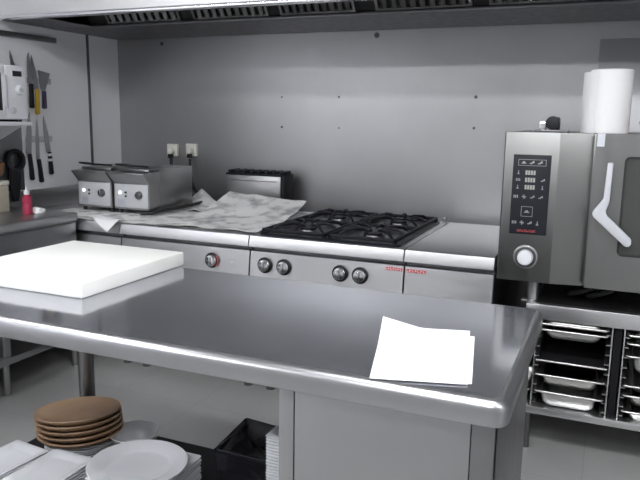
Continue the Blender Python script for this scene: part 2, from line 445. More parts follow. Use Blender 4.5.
# bin with black liner
bn = thing('waste_bin', 'black plastic bin with a crumpled black liner beside the tall plate stack', 'bin', (-1.0, 1.86, SZ))
m = MB(); m.rloops([(-1.10, -.87, 1.775, 1.965, SZ, .02), (-1.110, -.865, 1.765, 1.975, SZ + .150, .02), (-1.106, -.869, 1.769, 1.971, SZ + .150, .02), (-1.09, -.88, 1.785, 1.955, SZ + .01, .02)], True, True)
m.build('bin_body', 'black', bn)
m = MB()
rings = []
base = rrect(-1.108, -.867, 1.767, 1.973, .012, 9)
N = len(base)
for s_, h in ((1.012, .085), (1.018, .118), (1.03, .140), (1.07, .168), (.99, .160), (.94, .138), (.84, .118), (.55, .10), (.2, .108)):
    ring = []
    for k in range(N):
        x, y = base[k]; cx, cy = -.988, 1.87
        t = noise.noise(Vector((x * 22, y * 22, s_ * 7)))
        back = (y - 1.767) / .206
        z = SZ + h + (.020 * t if s_ < 1.05 else .012 * t) - (.01 if x > -.95 and s_ > .9 else 0) - (.022 * (1 - back) if .13 < h < .17 else 0)
        ss = s_ + (.10 * t if s_ < .99 else .012 * t)
        ring.append(m.bm.verts.new((cx + (x - cx) * ss, cy + (y - cy) * ss, z)))
    rings.append(ring)
m._loft(rings); m.bm.faces.new(rings[-1])
m.build('bin_liner', 'black_soft', bn, 60)

# ------------------------------------------------------------------ left counter
LX1, LZ = -2.690, .881
lc = thing('wall_counter', 'stainless steel counter running along the left wall', 'counter', (-3.02, 2.0, 0))
LY1 = 2.915
MB().box(XL + .013, LX1, .9, LY1, LZ - .045, LZ, .008, 3).build('worktop', 'steel', lc)
body = MB().box(XL + .013, LX1 + -.02, .9, LY1, .50, LZ - .045, .002).build('body', 'dark_steel', lc)
for a, b in ((1.0, 1.62), (1.64, 2.26), (2.28, 2.90)):
    MB().box(LX1 - .02, LX1 - .006, a, b, .52, LZ - .055, .003).build('drawer_front', 'dark_steel', body)
MB().box(XL + .02, LX1 + 0.0, .9, LY1, .172, .205, .003).build('lower_shelf', 'steel', lc)
for y in (1.0, 2.40, 2.88):
    for x in (LX1 - .045, XL + .06):
        MB().box(x - .022, x + .022, y - .022, y + .022, .205, .50, .003).build('leg', 'steel', lc)
        MB().cyl((x, y, 0), (x, y, .172), .018).build('foot', 'steel', lc)

# ------------------------------------------------------------------ range modules
def module(name, label, cat, x0, x1):
    t = thing(name, label, cat, ((x0 + x1) / 2, 3.4, 0))
    YBm = 3.86
    MB().prism([(YC + .020, ZC), (YBm, ZC), (YBm, ZC - .055), (YC, ZC - .055), (YC, ZC - .050), (YC + .014, ZC - .003)], 'x', x0 + .001, x1 - .001).build('worktop', 'steel_x', t)
    bd = MB().box(x0 + .002, x1 - .002, YC + .045, YBm, .14, ZC - .055, .002).build('body', 'dark_steel', t)  # right end lies in shade; that darkness is put into the steel colour
    cp = MB().prism([(YC + .002, .600), (YC + .0215, ZC - .080), (YC + .046, ZC - .076), (YC + .046, .600)], 'x', x0 + .002, x1 - .002).build('control_panel', 'steel_x', t)
    MB().box(x0 + .004, x1 - .004, YC + .022, YC + .046, .16, .605, .004).build('door', 'steel', t)
    for fx_ in (x0 + .065, x1 - .065):
        for fy in (YC + .117, YBm - .08):
            MB().cyl((fx_, fy, 0), (fx_, fy, .145), .024, n=16).build('foot', 'dark_steel', t)
    return t, cp
def knob(cp, x, z, red=False):
    y = YC + .0125
    k = MB().cyl((x, y, z), (x, y - .008, z), .040, n=28).build('knob', 'black', cp)
    MB().cyl((x, y - .006, z), (x, y - .030, z), .032, .027, n=28, bev=.003).build('knob_face', 'chrome', k)
    MB().box(x - .006, x + .006, y - .040, y - .028, z - .024, z + .024, .003).build('knob_grip', 'chrome', k)
    if red: MB().prism([(x + .036 * math.cos(t), z + .036 * math.sin(t)) for t in [R(-50 + 12 * i) for i in range(9)]] + [(x + .041 * math.cos(t), z + .041 * math.sin(t)) for t in [R(46 - 12 * i) for i in range(9)]], 'y', y - .0095, y - .0078).build('knob_mark', 'redprint', k)
r1, cp1 = module('neutral_counter', 'stainless counter unit in the back left corner carrying the fryers', 'counter', XL + .014, -2.425)
r2, cp2 = module('griddle_range', 'stainless griddle unit with a single knob, covered with newspaper', 'range', -2.421, -1.627)
r3, cp3 = module('gas_range', 'stainless gas range with four knobs and black burner grates', 'range', -1.623, -.827)
r4, cp4 = module('neutral_counter', 'narrow plain stainless counter unit right of the gas burners', 'counter', -.823, -.423)
knob(cp2, -1.842, .688, True)
MB().box(-1.735, -1.712, YC + .008, YC + .0145, .672, .702, .002).build('indicator', 'gplastic', cp2)
for kx in (-1.536, -1.432, -1.135, -1.035): knob(cp3, kx, .692)
# red printed strips near the unit joint (maker's lettering too small to read)
def red_strip(cp, x0, x1, z, name):
    n = 7; w = (x1 - x0) / n
    m = MB()
    m.box(x0, x1, YC + .0135, YC + .0205, z - .007, z + .007)
    o = m.build(name, 'redprint', cp)
    m = MB()
    for k in range(n):
        a = x0 + w * (k + .18)
        m.box(a, a + w * .18, YC + .0125, YC + .0136, z - .004, z + .004)
        m.box(a, a + w * .62, YC + .0125, YC + .0136, z + (.0015 if k % 2 else -.004), z + (.004 if k % 2 else -.0015))
    m.build('lettering', 'paper', o)
red_strip(cp3, -.915, -.834, .738, 'maker_plate')
red_strip(cp4, -.815, -.725, .737, 'maker_plate')
# flue at the back of the griddle
fl = MB().box(-2.262, -1.880, 3.80, 3.93, ZC, ZC + .215, .004).build('flue', 'steel', r2)
MB().box(-2.235, -1.91, 3.795, 3.801, ZC + .178, ZC + .190, .003).build('flue_highlight', 'steel', fl)  # raised bar added to draw a faint highlight line on the flue
m = MB(); m.box(-2.268, -1.855, 3.792, 3.938, ZC + .215, ZC + .226, .003)
for k in range(8):
    x = -2.245 + k * .0525
    m.box(x - .012, x + .012, 3.80, 3.93, ZC + .226, ZC + .246, .006)
m.box(-1.878, -1.855, 3.80, 3.938, ZC, ZC + .216, .003)
m.build('flue_cap', 'iron', fl)
# griddle plate on module 2
MB().box(-2.36, -1.68, 2.99, 3.78, ZC - .004, ZC + .003, .002).build('griddle_plate', 'steel', r2)
# gas range tray, burners and grates
TR = (-1.585, -.860, 2.955, 3.80)
m = MB(); m.rloops([(TR[0], TR[1], TR[2], TR[3], ZC - .002, .03), (TR[0], TR[1], TR[2], TR[3], ZC + .010, .03), (TR[0] + .01, TR[1] - .01, TR[2] + .01, TR[3] - .01, ZC + .012, .028),
                    (TR[0] + .02, TR[1] - .02, TR[2] + .02, TR[3] - .02, ZC + .003, .025)], True, True)
tray = m.build('burner_tray', 'enamel', r3)
cxm = (TR[0] + TR[1]) / 2
for gx0, gx1 in ((TR[0] + .012, cxm - .004), (cxm + .004, TR[1] - .012)):
    cx = (gx0 + gx1) / 2
    gm = MB(); zt = ZC + .040
    for (a, b_) in (((gx0 + .01, TR[2] + .02), (gx1 - .01, TR[2] + .02)), ((gx0 + .01, TR[3] - .02), (gx1 - .01, TR[3] - .02)), ((gx0 + .01, TR[2] + .02), (gx0 + .01, TR[3] - .02)), ((gx1 - .01, TR[2] + .02), (gx1 - .01, TR[3] - .02)), ((gx0 + .01, (TR[2] + TR[3]) / 2), (gx1 - .01, (TR[2] + TR[3]) / 2))):
        gm.box(min(a[0], b_[0]) - .007, max(a[0], b_[0]) + .007, min(a[1], b_[1]) - .007, max(a[1], b_[1]) + .007, zt - .022, zt - .004, .003)
    for cy in ((TR[2] * .76 + TR[3] * .24), (TR[2] * .25 + TR[3] * .75)):
        for q in range(8):
            t = R(45 * q)
            rr = .155 if q % 2 == 0 else .19
            d_ = Vector((math.cos(t), math.sin(t), 0))
            pts = [Vector((cx, cy, zt + .004)) + d_ * .045, Vector((cx, cy, zt + .012)) + d_ * .09, Vector((cx, cy, zt + .008)) + d_ * (rr * .8), Vector((cx, cy, zt - .012)) + d_ * rr]
            gm.tube(pts, [.006, .008, .008, .007], 6)
    for fx_ in (gx0 + .01, gx1 - .01):
        for fy in (TR[2] + .02, TR[3] - .02):
            gm.box(fx_ - .008, fx_ + .008, fy - .008, fy + .008, ZC + .002, zt - .02)
    gm.build('grate', 'iron', r3)
    for cy in ((TR[2] * .76 + TR[3] * .24), (TR[2] * .25 + TR[3] * .75)):
        bu = MB().cyl((cx, cy, ZC + .003), (cx, cy, ZC + .018), .055, .048, n=24).build('burner', 'dark_steel', r3)
        MB().cyl((cx, cy, ZC + .018), (cx, cy, ZC + .028), .042, n=24, bev=.003).build('burner_cap', 'iron', bu)
# small chrome tap fitting at the back right of the grates
single(MB().cyl((-.845, 3.83, ZC), (-.845, 3.83, ZC + .022), .012, n=16, bev=.003).cyl((-.845, 3.83, ZC + .022), (-.845, 3.83, ZC + .034), .018, .012, n=16),
       'bolt_cap', 'chrome', (-.845, 3.83, ZC), 'tiny chrome cap on the worktop behind the burners right corner', 'cap')

# ------------------------------------------------------------------ fryers
def fryer():
    t = thing('deep_fryer', 'x', 'deep fryer', (0, 0, 0), 'countertop fryers')
    w = .122
    yb = .44
    m = LB()
    m.prism([(.0, .0), (yb, .0), (yb, .236), (-.050, .218), (-.050, .210), (.0, .155)], 'x', -w - .005, w + .005, .003)
    m.build('body', 'fryer', t)
    LB().box(w + .0045, w + .0065, .10, yb - .004, .004, .228, .001).build('side_panel', 'fryer', t)
    cp = LB().box(-w + .004, w - .004, -.004, .001, .012, .148, .0015).build('control_panel', 'gplastic', t)
    LB().cyl((-w + .045, -.003, .098), (-w + .045, -.009, .098), .011, n=16).build('indicator_lamp', 'led', cp)
    m = LB()
    for dz in (0, .022): m.cyl((-w + .085, -.003, .100 - dz), (-w + .085, -.009, .100 - dz), .006, n=12)
    m.build('pilot_lamps', 'black', cp)
    k = LB().cyl((.058, -.003, .088), (.058, -.020, .088), .024, .021, n=20, bev=.002).build('knob', 'dark_steel', cp)
    LB().box(.0555, .0605, -.024, -.019, .068, .108, .001).build('knob_pointer', 'chrome', k)
    m = LB()
    for i in range(5): m.box(-w + .030 + .010 * i, -w + .034 + .010 * i, -.0052, -.0035, .022, .062 - .004 * (i % 3))
    m.build('label_print', 'label', cp)
    m = LB(); m.box(-w + .012, w - .012, .02, yb - .02, .224, .237, .003)
    m.build('lid', 'fryer', t)
    m = LB(); m.tube([(-w + .03, .12, .243), (-w + .03, .02, .256), (-w + .035, -.02, .262), (-w + .06, -.03, .263), (w - .13, -.03, .262), (w - .10, -.015, .256), (w - .09, .12, .243)], .0055, 8)
    m.build('basket_handle', 'black', t)
    for fx_ in (-w + .02, w - .02):
        for fy in (.03, yb - .03): LB().cyl((fx_, fy, -.024), (fx_, fy, .002), .012, n=10).build('foot', 'rubber', t)
    return t
fz = ZC + .0355
f1 = fryer(); f1.location = (-2.818, 3.20, fz); f1['label'] = 'left countertop deep fryer, nearer the left wall, with grey control panel'
f2 = dup(f1, (-2.548, 3.20, fz), 'right countertop deep fryer, its plain steel side facing the newspapers')

# sockets and cables
for i, (sx, sz) in enumerate(((-2.800, 1.180), (-2.645, 1.186))):
    lab = ('left white power socket with plug on the steel wall behind the fryers', 'right white power socket with plug on the steel wall behind the fryers')[i]
    s = thing('power_socket', lab, 'socket', (sx, YB - .001, sz), 'wall sockets behind the fryers')
    MB().box(sx - .042, sx + .042, YB - .030, YB - .001, sz - .042, sz + .042, .006, 3).build('socket_box', 'cream', s)
    pl = MB().cyl((sx + .006, YB - .030, sz - .005), (sx + .006, YB - .065, sz - .005), .024, .019, n=18, bev=.003).build('plug', 'cream', s)
    MB().box(sx - .012, sx + .024, YB - .064, YB - .045, sz - .052, sz - .025, .004).build('plug_strain_relief', 'black', pl)
single(MB().tube([(-2.636, YB - .055, 1.128), (-2.630, YB - .06, 1.05), (-2.610, YB - .08, .98), (-2.56, 3.88, .92), (-2.46, 3.82, .885), (-2.385, 3.72, .875), (-2.370, 3.56, .872), (-2.388, 3.36, .868), (-2.404, 3.20, .863), (-2.45, 3.155, .860)], .010, 8),
       'power_cable', 'rubber', (-2.45, 3.6, .85), 'black cable from right socket curling round the right fryer onto the counter', 'cable')
single(MB().tube([(-2.790, YB - .055, 1.128), (-2.785, YB - .06, 1.07), (-2.68, YB - .08, 1.03), (-2.595, 3.89, .96), (-2.575, 3.86, .856)], .011, 8),
       'power_cable', 'rubber', (-2.7, 3.9, .85), 'black cable dropping from left socket behind the fryers', 'cable')

# newspapers
def nz(x, y, s=9, a=.008): return a * (noise.noise(Vector((x * s, y * s, 1.3))) + .5 * noise.noise(Vector((x * s * 2.3, y * s * 2.3, 4.1))))
def news(c, fn, name, label, n=26):
    m = MB(); (a, b_, c_, d_) = [Vector(p) for p in c]
    def f(u, v):
        p = (a * (1 - u) + b_ * u) * (1 - v) + (d_ * (1 - u) + c_ * u) * v
        return (p.x, p.y, fn(p.x, p.y, u, v))
    m.grid(n, n, f, .0015)
    return single(m, name, 'news', ((a.x + c_.x) / 2, (a.y + c_.y) / 2, ZC + .003), label, 'newspaper', 'newspapers covering the range', 60)
news([(-3.05, 2.945), (-2.13, 2.945), (-2.10, 3.70), (-3.05, 3.70)], lambda x, y, u, v: ZC + .0085 + max(-.003, nz(x, y, 9, .007)) * (0 if (x < -2.40 and y > 3.13) else 1),
     'newspaper', 'grey crumpled newspaper sheet spread under the two fryers')
news([(-2.20, 2.955), (-1.590, 2.95), (-1.635, 3.66), (-2.16, 3.66)],
     lambda x, y, u, v: ZC + .017 + max(-.003, nz(x, y, 11, .009)) + (.074 + .03 * (1 - u)) * max(0, (v - .45) / .55) ** 1.3,
     'newspaper', 'crumpled newspaper on the griddle, its back edge raised before the flue', 30)
news([(-2.50, 3.50), (-2.16, 3.42), (-2.20, 3.74), (-2.46, 3.78)],
     lambda x, y, u, v: ZC + .019 + max(-.003, nz(x, y, 14, .010)) + .10 * max(0, 1 - ((x + 2.43) ** 2 + (y - 3.76) ** 2) ** .5 / .16) ** 1.5,
     'newspaper', 'small crumpled newspaper piece with raised tip beside the right fryer', 18)
m = MB()
def flap(u, v):
    # a folded strip lying over the front edge of the corner unit
    p0 = Vector((-2.690, 2.995)); p1 = Vector((-2.435, 2.905))
    w = Vector((.03, .05)) * (1 + .4 * u)
    p = p0 * (1 - u) + p1 * u + w * (v - .5)
    z = ZC + .021 + .004 * math.sin(u * 7)
    if p.y < YC: z -= (YC - p.y) * 1.1
    return (p.x, p.y, z)
m.grid(16, 6, flap, .0015)
single(m, 'paper_strip', 'paper', (-2.55, 2.94, ZC + .02), 'white folded paper strip overhanging the counter front below the fryers', 'paper', None, 60)

# ------------------------------------------------------------------ combi oven
OX0, OX1, OY, OZ0, OZ1 = -.409, .36, 2.914, .748, 1.372
ov = thing('combi_oven', 'stainless steel combi oven with black control panel on the wheeled-out stand at right'.replace('wheeled-out ', 'pan '), 'oven', (0, 3.3, OZ0))
GX = -.062
MB().box(OX0 + .004, OX1, OY + .045, 3.75, OZ0, OZ1 - .002, .004).build('body', 'oven_steel', ov)
cf = MB().prism([(OX0, OY + .045), (OX0, OY + .006), (OX0 + .006, OY), (-.192, OY), (GX - .004, OY + .026), (GX - .004, OY + .045)], 'z', OZ0 + .002, OZ1, .0015).build('control_fascia', 'oven_steel', ov)
pn = MB().box(-.3685, -.2195, OY - .004, OY + .001, .951, 1.281, .002)
bmv = pn.bm
pn = pn.build('control_panel', 'display', ov)
def icon(mb, x0, x1, z0, z1, name='button', material='icon', par=None, y=.0048):
    mb.box(x0, x1, OY - y - .0006, OY - y + .0012, z0, z1)
def outline(x0, x1, z0, z1, t=.0018):
    m = MB()
    for a, b_, c, d_ in ((x0, x1, z0, z0 + t), (x0, x1, z1 - t, z1), (x0, x0 + t, z0, z1), (x1 - t, x1, z0, z1)): icon(m, a, b_, c, d_)
    return m
outline(-.348, -.238, 1.236, 1.262).build('button_frame', 'icon', pn)
def glyph(cx, cz, s, kind):
    m = MB()
    if kind == 0:
        icon(m, cx - s, cx + s, cz - s * .5, cz - s * .1); icon(m, cx - s * .5, cx + s * .5, cz - s * .1, cz + s * .5)
    elif kind == 1:
        icon(m, cx - s, cx + s * .2, cz - s * .6, cz - s * .2); icon(m, cx - s * .2, cx + s, cz - s * .2, cz + s * .3); icon(m, cx + s * .4, cx + s, cz + s * .3, cz + s * .8)
    elif kind == 2:
        icon(m, cx - s * .2, cx + s * .2, cz - s, cz + s); icon(m, cx - s * .6, cx + s * .6, cz - s * .9, cz - s * .5)
    elif kind == 3:
        for a in (-.8, 0, .8): icon(m, cx + s * (a - .22), cx + s * (a + .22), cz - s * .7, cz + s * .7)
    elif kind == 4:
        icon(m, cx - s, cx + s, cz - s * .2, cz + s * .2); icon(m, cx - s * .2, cx + s * .2, cz - s, cz + s); icon(m, cx - s * .7, cx - s * .4, cz + s * .4, cz + s * .7); icon(m, cx + s * .4, cx + s * .7, cz - s * .7, cz - s * .4)
    return m
for x in (-.326, -.294, -.262): glyph(x, 1.249, .009, 1 if x > -.3 else 0).build('button', 'lcd', pn)
for z, l, r_ in ((1.208, 2, None), (1.178, 3, 1), (1.148, 2, 2)):
    m = MB()
    for k in range(4): icon(m, -.317 + k * .0105, -.309 + k * .0105, z - .009, z + .009)
    m.build('digit_display', 'lcd', pn)
    glyph(-.345, z, .008, l).build('button', 'icon', pn)
    if r_ is not None: glyph(-.247, z, .008, r_).build('button', 'icon', pn)
for k, g in enumerate((3, 4, 1, 1)): glyph(-.350 + k * .033, 1.108, .0085, g).build('button', 'icon', pn)
outline(-.325, -.279, 1.026, 1.068).build('button_frame', 'icon', pn)
glyph(-.302, 1.047, .010, 0).build('button', 'icon', pn)
for k, g in enumerate((3, 4, 1, 2)): glyph(-.350 + k * .031, 1.000, .0085, g).build('button', 'icon', pn)
m = MB()
for k in range(8):
    x = -.336 + k * .0095
    icon(m, x, x + .002, .961, .971); icon(m, x, x + .0068, .961 + .008 * (k % 2), .963 + .008 * (k % 2)); icon(m, x + .0048, x + .0068, .961, .9665 + .0045 * (k % 3 == 0))
m.build('red_lettering', 'redprint', pn)
kz, kx = .855, -.295
kb = MB(); kb.cyl((kx, OY + .001, kz), (kx, OY - .006, kz), .052, .049, n=36, bev=.002); kb = kb.build('dial_ring', 'steel', ov)
MB().cyl((kx, OY - .005, kz), (kx, OY - .0075, kz), .043, n=36).build('dial_groove', 'dark_steel', kb)
MB().cyl((kx, OY - .006, kz), (kx, OY - .030, kz), .033, .030, n=36, bev=.003).build('dial', 'wplastic', kb)
# door with rounded window
WX0, WX1, WZ0, WZ1 = .052, .300, .890, 1.286
DX0, DX1 = GX + .004, OX1
m = MB()
outer = rrect(DX0, DX1, OZ0 + .002, OZ1, .004, 6); inner = rrect(WX0, WX1, WZ0, WZ1, .022, 6)
def ringv(pts, y): return [m.bm.verts.new((x, y, z)) for x, z in pts]
o0, o1, i0, i1 = ringv(outer, OY), ringv(outer, OY + .042), ringv(inner, OY), ringv(inner, OY + .042)
m._loft([o1, o0, i0, i1, o1])
dr = m.build('door', 'oven_steel', ov)
m = MB(); m.prism(rrect(WX0 - .003, WX1 + .003, WZ0 - .003, WZ1 + .003, .024, 6), 'y', OY + .010, OY + .014); m.build('window_glass', 'glass', dr)
m = MB()
for (a, b_, c, d_) in ((WX0, WX1, WZ0, WZ0 + .007), (WX0, WX1, WZ1 - .007, WZ1), (WX0, WX0 + .007, WZ0, WZ1), (WX1 - .007, WX1, WZ0, WZ1)): m.box(a, b_, OY + .004, OY + .010, c, d_)
m.build('window_seal', 'rubber', dr)
m = MB(); m.box(WX0 - .002, WX1 + .002, OY + .038, OY + .044, WZ0 - .002, WZ1 + .002)
m.build('inner_panel', 'cavity', dr)
m = MB()
for z in (.97, 1.085, 1.20): m.cyl((WX0, OY + .030, z), (WX1, OY + .030, z), .003, n=8)
m.build('rack_bar', 'chrome', dr)
# boomerang handle
hp = [(.012, 1.262), (-.009, 1.262), (-.0135, 1.12), (-.046, 1.074), (-.050, 1.060), (-.044, 1.047), (.078, .940), (.092, .938), (.101, .950), (.100, .968), (.004, 1.058), (.000, 1.075), (.010, 1.11)]
m = MB(); m.prism([(x, z) for x, z in hp], 'y', OY - .052, OY - .022, .005, 2); hd = m.build('handle', 'handle', dr)
MB().cyl((.07, OY - .024, .968), (.07, OY + .002, .968), .012, n=14).build('handle_stem', 'handle', hd)
MB().cyl((-.020, OY - .024, 1.066), (-.020, OY + .002, 1.066), .015, n=14).build('handle_stem', 'handle', hd)
for fx_ in (-.262, .30):
    for fy in (2.99, 3.66):
        MB().cyl((fx_, fy, .659), (fx_, fy, OZ0), .024, n=16).build('foot', 'steel', ov)
MB().tube([(-.02, 3.05, OZ0 + .004), (-.03, 3.04, .72), (-.07, 3.05, .70), (-.12, 3.10, .672)], .012, 8).build('diagonal_shadow', 'rubber', ov)  # dark tube added for a diagonal shadow under the oven
MB().tube([(.06, 3.05, OZ0 + .004), (.05, 3.04, .72), (.01, 3.05, .70), (-.04, 3.10, .672)], .012, 8).build('diagonal_shadow', 'rubber', ov)  # second dark tube, for the other diagonal shadow
single(MB().box(-.054, -.026, OY - .0022, OY - .0008, 1.322, OZ1 + .001).box(-.054, -.026, OY - .0022, OY + .05, OZ1 + .0008, OZ1 + .0022), 'tape_strip', 'tape', (-.04, OY, OZ1),
       'short strip of pale tape stuck over the top edge of oven door', 'tape')

# on the oven
RX, RY = -.022, 3.06
pr = thing('paper_towel_roll', 'big white paper towel roll standing on top of the oven', 'paper towel roll', (RX, RY, OZ1))
rr = .081; hh = .252
m = LB(); m.lathe([(.024, .002), (rr - .002, 0), (rr, .002), (rr, hh - .003), (rr - .003, hh), (.024, hh - .001)], 64); m._loft([]); m.build('roll', 'tissue', pr)
m = LB(); m.lathe([(.0235, .001), (.0235, hh), (.021, hh), (.021, .001), (.0235, .001)], 24); m.build('core', 'beige', pr)
m = LB()
T, B_ = [], []
pts = []
for k in range(9):
    t = R(235 - 8 * k); rad = rr + .0008 + .0004 * k * k
    pts.append((rad * math.cos(t), rad * math.sin(t)))
A = [m.bm.verts.new((x, y, .001)) for x, y in pts]; Bv = [m.bm.verts.new((x, y, hh - .008)) for x, y in pts]
A2 = [m.bm.verts.new((x * 1.006 , y * 1.006, .001)) for x, y in pts]; B2 = [m.bm.verts.new((x * 1.006, y * 1.006, hh - .008)) for x, y in pts]
for k in range(8):
    m.bm.faces.new((A[k], A[k + 1], Bv[k + 1], Bv[k])); m.bm.faces.new((A2[k], B2[k], B2[k + 1], A2[k + 1]))
    m.bm.faces.new((Bv[k], Bv[k + 1], B2[k + 1], B2[k])); m.bm.faces.new((A[k], A2[k], A2[k + 1], A[k + 1]))
m.bm.faces.new((A[0], Bv[0], B2[0], A2[0])); m.bm.faces.new((A[8], A2[8], B2[8], Bv[8]))
m.build('loose_end', 'tissue', pr, 60)
cl = thing('clamp', 'small black and silver metal clamp lying on top of the oven', 'clamp', (-.25, 3.03, OZ1))
MB().box(-.300, -.165, 2.96, 3.06, OZ1, OZ1 + .010, .003).build('base_plate', 'dark_steel', cl)
MB().cyl((-.232, 2.985, OZ1 + .038), (-.232, 3.045, OZ1 + .038), .028, n=20, bev=.003).build('jaw', 'black', cl)
MB().box(-.282, -.255, 2.96, 3.02, OZ1 + .008, OZ1 + .045, .006).build('lever', 'chrome', cl)
MB().box(-.225, -.205, 3.0, 3.05, OZ1 + .008, OZ1 + .062, .008).build('screw_block', 'black', cl)
rd = thing('plastic_tub', 'red plastic tub standing right of the paper roll at the frame edge', 'tub', (.142, 3.03, OZ1))
m = MB(); m.lathe([(0, OZ1), (.040, OZ1), (.046, OZ1 + .04), (.040, OZ1 + .04), (0, OZ1 + .04)], 28, (.142, 3.03)); m.build('body', 'red', rd)
m = MB(); m.lathe([(0, OZ1 + .04), (.049, OZ1 + .04), (.049, OZ1 + .050), (.04, OZ1 + .054), (0, OZ1 + .054)], 28, (.142, 3.03)); m.build('lid', 'red', rd)

# ------------------------------------------------------------------ oven stand
st = thing('oven_stand', 'open stainless stand with pan slides under the oven', 'stand', (.1, 3.3, 0))
SX0, SX1 = -.278, .52
m = MB(); m.box(SX0, SX1, OY, OY + .04, .594, .658, .003); m.build('front_rail', 'steel_x', st)
MB().box(SX0, SX1, 3.66, 3.70, .56, .648, .003).build('rear_rail', 'steel', st)
MB().box(SX0 + .035, SX1 - .035, OY + .04, 3.66, .644, .654).build('top_plate', 'dark_steel', st)
MB().box(SX0, SX0 + .035, OY + .04, 3.66, .594, .658, .003).build('side_rail', 'steel', st)
MB().box(SX1 - .035, SX1, OY + .04, 3.66, .594, .658, .003).build('side_rail', 'steel', st)
MB().box(-.306, SX0, OY + .06, OY + .10, .645, .656, .001).build('side_bracket', 'steel', st)
MB().box(-.300, SX1, OY - .006, 3.70, .172, .204, .004).build('bottom_shelf', 'steel_x', st)
MB().box(SX0, SX1, 3.685, 3.70, .204, .594).build('back_panel', 'matte_black', st)  # black stands for steel in shade behind the pans
MB().box(SX0 - .014, SX0, OY + .12, 3.70, .204, .640).build('side_panel', 'matte_black', st)  # shade on the stand's steel side, painted black
for x in (-.245, SX1 - .04):
    for y in (OY + .03, 3.65): MB().cyl((x, y, 0), (x, y, .172), .017, n=14).build('foot', 'dark_steel', st)
for x in (.455,): MB().box(x, x + .04, OY + .005, OY + .04, .204, .594, .002).build('post', 'steel', st)
ticks = [.573, .531, .489, .446, .404, .361, .318, .279, .238]
def slides(x, side, nm):
    s = MB(); s.box(x - .003, x + .003, OY + .004, OY + .010, .204, .594, .001)
    s = s.build('slide_upright', 'chrome', st)
    for z in ticks:
        m = MB(); m.box(min(x, x + side * .020), max(x, x + side * .020), OY + .002, 3.60, z - .016, z - .012, .001)
        m.build('runner', 'steel', s)
slides(-.232, 1, 'l'); slides(.066, -1, 'm'); slides(.112, 1, 'r'); slides(.410, -1, 'e')
MB().box(.075, .103, OY + .02, 3.6, .206, .594).build('gap_shade', 'matte_black', st)  # black block added to darken the gap between the uprights

# gastronorm pans
def gn_pan(depth, w=.280, L=.50):
    m = LB(); a = w / 2; r = .022; t = .0012; ki = .030 if w > .1 else .010; r = r if w > .1 else .008
    q = .0045
    lp = [(-a + q * (1 - math.cos(R(t_))), a - q * (1 - math.cos(R(t_))), q * (1 - math.cos(R(t_))), L - q * (1 - math.cos(R(t_))), -q + q * math.sin(R(t_)), r) for t_ in (-90, -60, -30, 0, 30, 60, 90)]
    lp += [(-a + .008, a - .008, .008, L - .008, -.001, r), (-a + .014, a - .014, .014, L - .014, -.002, r)]
    if depth > .01:
        lp += [(-a + ki, a - ki, .017, L - .017, -.005, r), (-a + ki + .008, a - ki - .008, .024, L - .024, -depth + .016, r), (-a + ki + .018, a - ki - .018, .034, L - .034, -depth, r)]
        body = lp
        out = [(-a + ki + .020, a - ki - .020, .036, L - .036, -depth - t, r), (-a + ki + .006, a - ki - .006, .022, L - .022, -depth + .014, r), (-a + ki - .0015, a - ki + .0015, .0155, L - .0155, -.0095, r), (-a + q, a - q, q, L - q, -2 * q, r)]
        m.rloops(lp, False, True); m.rloops(out, True, False)
    else:
        lp[-1] = (-a + .014, a - .014, .014, L - .014, -.006, r)
        m.rloops(lp, True, True)
    return m
def pan(x, z, depth, label, y=2.905, w=.280, group='pans in the oven stand'):
    o = gn_pan(depth, w).build('gastronorm_pan', 'pan'); o.location = (x, y, z); tag(o, label, 'pan', group); return o
lx, rx = -.083, .261
pan(lx, .582, .0122, 'flat steel tray on the topmost left runners of the oven stand')
pan(lx, .557, .045, 'shallow steel pan just below the topmost tray, left column of the stand')
t = thing('baking_tray', 'flat black baking tray with bright steel front edge midway up the left column', 'tray', (lx, 2.905, .4205), 'pans in the oven stand')
m = LB(); m.rloops([(-.138, .138, .012, .50, -.010, .02), (-.140, .140, .010, .502, -.002, .022), (-.136, .136, .014, .498, -.001, .02), (-.130, .130, .020, .492, -.007, .02)], True, True); m.build('tray_body', 'matte_black', t)
m = LB(); m.cyl((-.14, .005, -.0045), (.14, .005, -.0045), .0045, n=12, bev=.001); m.build('front_edge', 'pan', t)
pan(lx, .357, .055, 'medium steel pan second from the bottom in the left column')
pan(lx, .282, .070, 'deep steel pan lowest in the left column, close above the shelf')
pan(rx, ticks[0] + .003, .012, 'flat steel tray topmost in the right column of the stand')
pan(rx, ticks[1] + .010, .020, 'thin steel pan second from the top in the right column')
pan(rx, ticks[2] + .0, .075, 'deep steel pan third from the top in the right column')
pan(rx, ticks[5] + .002, .034, 'shallow steel pan fourth from the top in the right column')
pan(rx, ticks[6] + .003, .050, 'medium steel pan second from the bottom in the right column')
pan(rx, ticks[7] - .026, .046, 'steel pan lowest in the right column, above the bottom shelf')
o = gn_pan(.07, .055, .30).build('gastronorm_pan', 'pan'); o.location = (-.266, OY + .01, .2755); tag(o, 'narrow steel pan on the stand shelf, partly behind the table corner', 'pan', 'pans in the oven stand')

